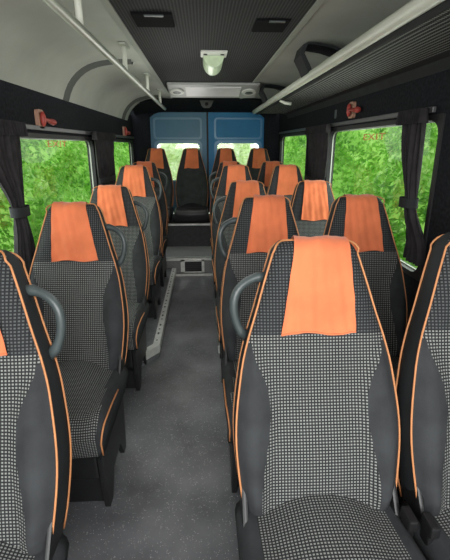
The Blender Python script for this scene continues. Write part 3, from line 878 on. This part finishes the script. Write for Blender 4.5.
MS['backrest_rear'] = MS['backrest'].copy(); MS['backrest_rear'].name = 'backrest'
MS['backrest_rear'].materials[0] = M_PLAIN; MS['backrest_rear'].materials[2] = M_PLAIN
def bus_seat(x, y, z, label, handle, cov, side, rz=0.0, rear=False, group='orange-topped bus seats'):
    """handle: -1 / 1 / 0 side of the grab handle; side: which flank faces the aisle"""
    t = empty('bus_seat', (x, y, z), rz); tag(t, label, 'seat', group)
    bk = link('backrest', MS['backrest_rear' if rear else 'backrest'], t)
    link('side_bolster', MS['bolster_l'], bk); link('side_bolster', MS['bolster_r'], bk)
    link('piping', MS['pipe_front'], bk); link('piping', MS['pipe_rear'], bk)
    link('headrest_cover', cov, t)
    if handle: link('grab_handle', MS['handle_r' if handle > 0 else 'handle_l'], t)
    cu = link('cushion', MS['cushion_black'] if rear else MS['cushion'], t)
    if not rear:
        link('piping', MS['cpipe_l'], cu); link('piping', MS['cpipe_r'], cu)
        link('seat_base', MS['base'], t); link('kick_panel', MS['kick'], t)
        link('leg', MS['leg_l'], t); link('leg', MS['leg_r'], t)
        link('seat_belt_buckle', MS['buckle_r' if side < 0 else 'buckle_l'], t)
        link('hinge_plate', MS['hinge_r'], t); link('hinge_plate', MS['hinge_l'], t)
    return t

XSL, XSR, XSW = -0.590, 0.298, 0.758
C0, CLf = MS['covers'], MS['cover_left']
# left single column, front to back
bus_seat(-0.598, 0.795, 0, 'nearest left bus seat, cut off by the photo edge, grab handle by the aisle', 1, CLf[0], 1)
bus_seat(-0.583, 1.675, 0, 'second left bus seat with faded orange headrest cover beside the large left window', 1, CLf[0], 1).scale = (0.965, 1, 1)
bus_seat(-0.586, 2.51, 0, 'third left bus seat with bright creased orange cover, in front of the aluminium floor trim', 1, CLf[1], 1).scale = (0.965, 1, 1)
bus_seat(-0.575, 3.38, PZ, 'fourth left bus seat on the raised platform beside the left window curtain', 1, C0[1], 1).scale = (0.965, 1, 1)
bus_seat(-0.590, 4.17, PZ, 'fifth left bus seat, last single seat before the rear bench row', 1, C0[3], 1).scale = (0.965, 1, 1)
# right pairs: aisle seat and window seat
lab_a = ['large front right aisle bus seat with long orange headrest cover, centre of the photo',
         'second right aisle bus seat, directly behind the large front one',
         'third right aisle bus seat with grab handle on the aisle side',
         'fourth right aisle bus seat on the raised platform',
         'fifth right aisle bus seat, mostly hidden, just before the rear bench row']
lab_w = ['nearest right window bus seat, cut off by the right photo edge',
         'second right window bus seat under the tied curtain of the large right window',
         'third right window bus seat with pale creased orange cover at the large right window',
         'fourth right window bus seat in front of the right pillar curtain',
         'fifth right window bus seat beside the small right rear window']
yr = [0.88, 1.72, 2.57, 3.41, 4.20]
xa = [0.304, 0.287, 0.281, 0.271, 0.271]
xw = [0.770, 0.731, 0.728, 0.706, 0.708]
sx = [1.0, 0.95, 0.95, 0.93, 0.93]
hz = [1.0, 1.018, 1.018, 1.0, 1.0]
for i in range(5):
    z = PZ if i >= 3 else 0
    a = bus_seat(xa[i], yr[i], z, lab_a[i], -1, C0[(0, 0, 1, 2, 3)[i]], -1)
    c = bus_seat(xw[i], yr[i] + (-0.03 if i == 0 else 0.0), z, lab_w[i], 0, C0[(0, 3, 2, 1, 3)[i]], 1)
    a.scale = (sx[i], 1, hz[i]); c.scale = (min(sx[i], 0.985), 1, hz[i] if i else 1.02)
# rear bench row
for x, lb, c in ((-0.594, 'leftmost seat of the four rear bench seats in front of the blue doors', C0[1]),
                 (-0.150, 'rear bench seat facing straight down the aisle with black cushion', C0[0]),
                 (0.288, 'rear bench seat right of the aisle in front of the right blue door window', C0[2]),
                 (0.715, 'rightmost seat of the four rear bench seats', C0[3])):
    bus_seat(x, 5.40, 0.205, lb, 0, c, 1, rear=True, group='rear bench seats').scale = (0.91, 1, 1)

# ------------------------------------------------------------------ outside
b = MB(); b.box(-14, 14, -8, 22, -0.62, -0.6); tag(b.build('ground', M_GROUND, smooth=False), kind='structure')
def hedge(name, p0, p1, z0, z1, n, size, m, label, depth=0.5, inward=(1, 0)):
    rnd = random.Random(name + label)
    b = MB()
    d = Vector((p1[0] - p0[0], p1[1] - p0[1], 0)); ln = d.length; d.normalize()
    nx = Vector((inward[0], inward[1], 0))
    # solid dark core
    for _ in range(n):
        s = rnd.random() * ln; z = lerp(z0, z1, rnd.random())
        bul = 0.18 * math.sin(s * 2.1 + z * 1.3) + 0.14 * math.sin(s * 4.7 - z * 3.1) + 0.1 * math.sin(z * 6 + s)
        c = Vector((p0[0], p0[1], 0)) + d * s + nx * (bul + rnd.random() ** 2 * -depth * 0.6); c.z = z
        nn = (nx * rnd.uniform(0.3, 1.2) + Vector((rnd.uniform(-1, 1), rnd.uniform(-1, 1), rnd.uniform(-0.2, 1.4)))).normalized()
        tx = nn.cross(Vector((rnd.uniform(-1, 1), rnd.uniform(-1, 1), rnd.uniform(-1, 1)))).normalized(); ty = nn.cross(tx)
        L = size * rnd.uniform(0.6, 1.3); W = L * rnd.uniform(0.35, 0.6)
        b.face([b.vert(c - tx * L), b.vert(c - ty * W + nn * W * 0.2), b.vert(c + tx * L), b.vert(c + ty * W + nn * W * 0.2)])
    # leafy backing so that no sky shows through
    rows = []
    for k in range(int(ln / 0.12) + 1):
        s = min(ln, k * 0.12); r = []
        for q in range(24):
            z = lerp(z0, z1, q / 23)
            bul = 0.18 * math.sin(s * 2.1 + z * 1.3) + 0.14 * math.sin(s * 4.7 - z * 3.1) + 0.1 * math.sin(z * 6 + s)
            c = Vector((p0[0], p0[1], 0)) + d * s + nx * (bul - depth * 0.6); c.z = z; r.append(c)
        rows.append(r)
    b.grid(rows)
    o = b.build(name, m, smooth=False, fix=False)
    tag(o, label, 'hedge', kind='stuff'); return o
hedge('hedge', (-2.1, 1.5), (-2.1, 14.4), -0.6, 2.2, 40000, 0.050, M_LEAF, 'dense bright green leafy hedge outside the left windows', 0.4, (1, 0))
hedge('hedge', (2.3, 1.5), (2.3, 14.4), -0.6, 2.2, 40000, 0.050, M_LEAF, 'dense bright green leafy hedge outside the right windows', 0.4, (-1, 0))
hedge('hedge', (-1.5, 15.6), (1.8, 15.6), -0.6, 2.6, 5000, 0.10, M_LEAFP, 'pale sunlit foliage beyond the rear door windows', 0.6, (0, -1))

# ------------------------------------------------------------------ light
w = bpy.data.worlds.new('overcast_sky'); scene.world = w; w.use_nodes = True
nt = w.node_tree; bg = nt.nodes['Background']
tc = nt.nodes.new('ShaderNodeTexCoord'); sp = nt.nodes.new('ShaderNodeSeparateXYZ'); nt.links.new(tc.outputs['Generated'], sp.inputs[0])
r = nt.nodes.new('ShaderNodeValToRGB'); r.color_ramp.elements[0].position = 0.45; r.color_ramp.elements[1].position = 0.8
r.color_ramp.elements[0].color = (0.75, 0.8, 0.8, 1); r.color_ramp.elements[1].color = (0.92, 0.97, 1.0, 1)
ma = nt.nodes.new('ShaderNodeMath'); ma.operation = 'MULTIPLY_ADD'; ma.inputs[1].default_value = 0.5; ma.inputs[2].default_value = 0.5
nt.links.new(sp.outputs['Z'], ma.inputs[0]); nt.links.new(ma.outputs[0], r.inputs['Fac']); nt.links.new(r.outputs['Color'], bg.inputs['Color'])
bg.inputs['Strength'].default_value = 2.6

def area(name, loc, rot_, sx, sy, power, col=(1, 1, 1)):
    l = bpy.data.lights.new(name, 'AREA'); l.shape = 'RECTANGLE'; l.size = sx; l.size_y = sy; l.energy = power; l.color = col
    o = bpy.data.objects.new(name, l); COL.objects.link(o); o.location = loc; o.rotation_euler = rot_; return o
area('windscreen_daylight', (0.05, -0.9, 1.75), (math.radians(72), 0, 0), 1.7, 1.0, 60, (1.0, 0.98, 0.95))
area('left_window_daylight', (-0.99, 2.6, 1.15), (0, math.radians(-90), 0), 0.6, 1.8, 9, (0.95, 1.0, 0.92))
area('right_window_daylight', (1.09, 2.6, 1.15), (0, math.radians(90), 0), 0.6, 1.4, 9, (0.95, 1.0, 0.92))
for y, e in ((1.3, 4.0), (3.0, 5.0), (4.6, 5.0)):
    l = bpy.data.lights.new('cabin_fill', 'POINT'); l.energy = e; l.shadow_soft_size = 0.25; l.color = (1, 0.98, 0.94)  # added fill points along the aisle, no fixture hangs there
    o = bpy.data.objects.new('cabin_fill', l); COL.objects.link(o); o.location = (-0.13, y, 1.45)

scene.view_settings.view_transform = 'Standard'
scene.view_settings.look = 'None'
scene.view_settings.exposure = 0.0
scene.cycles.use_denoising = True
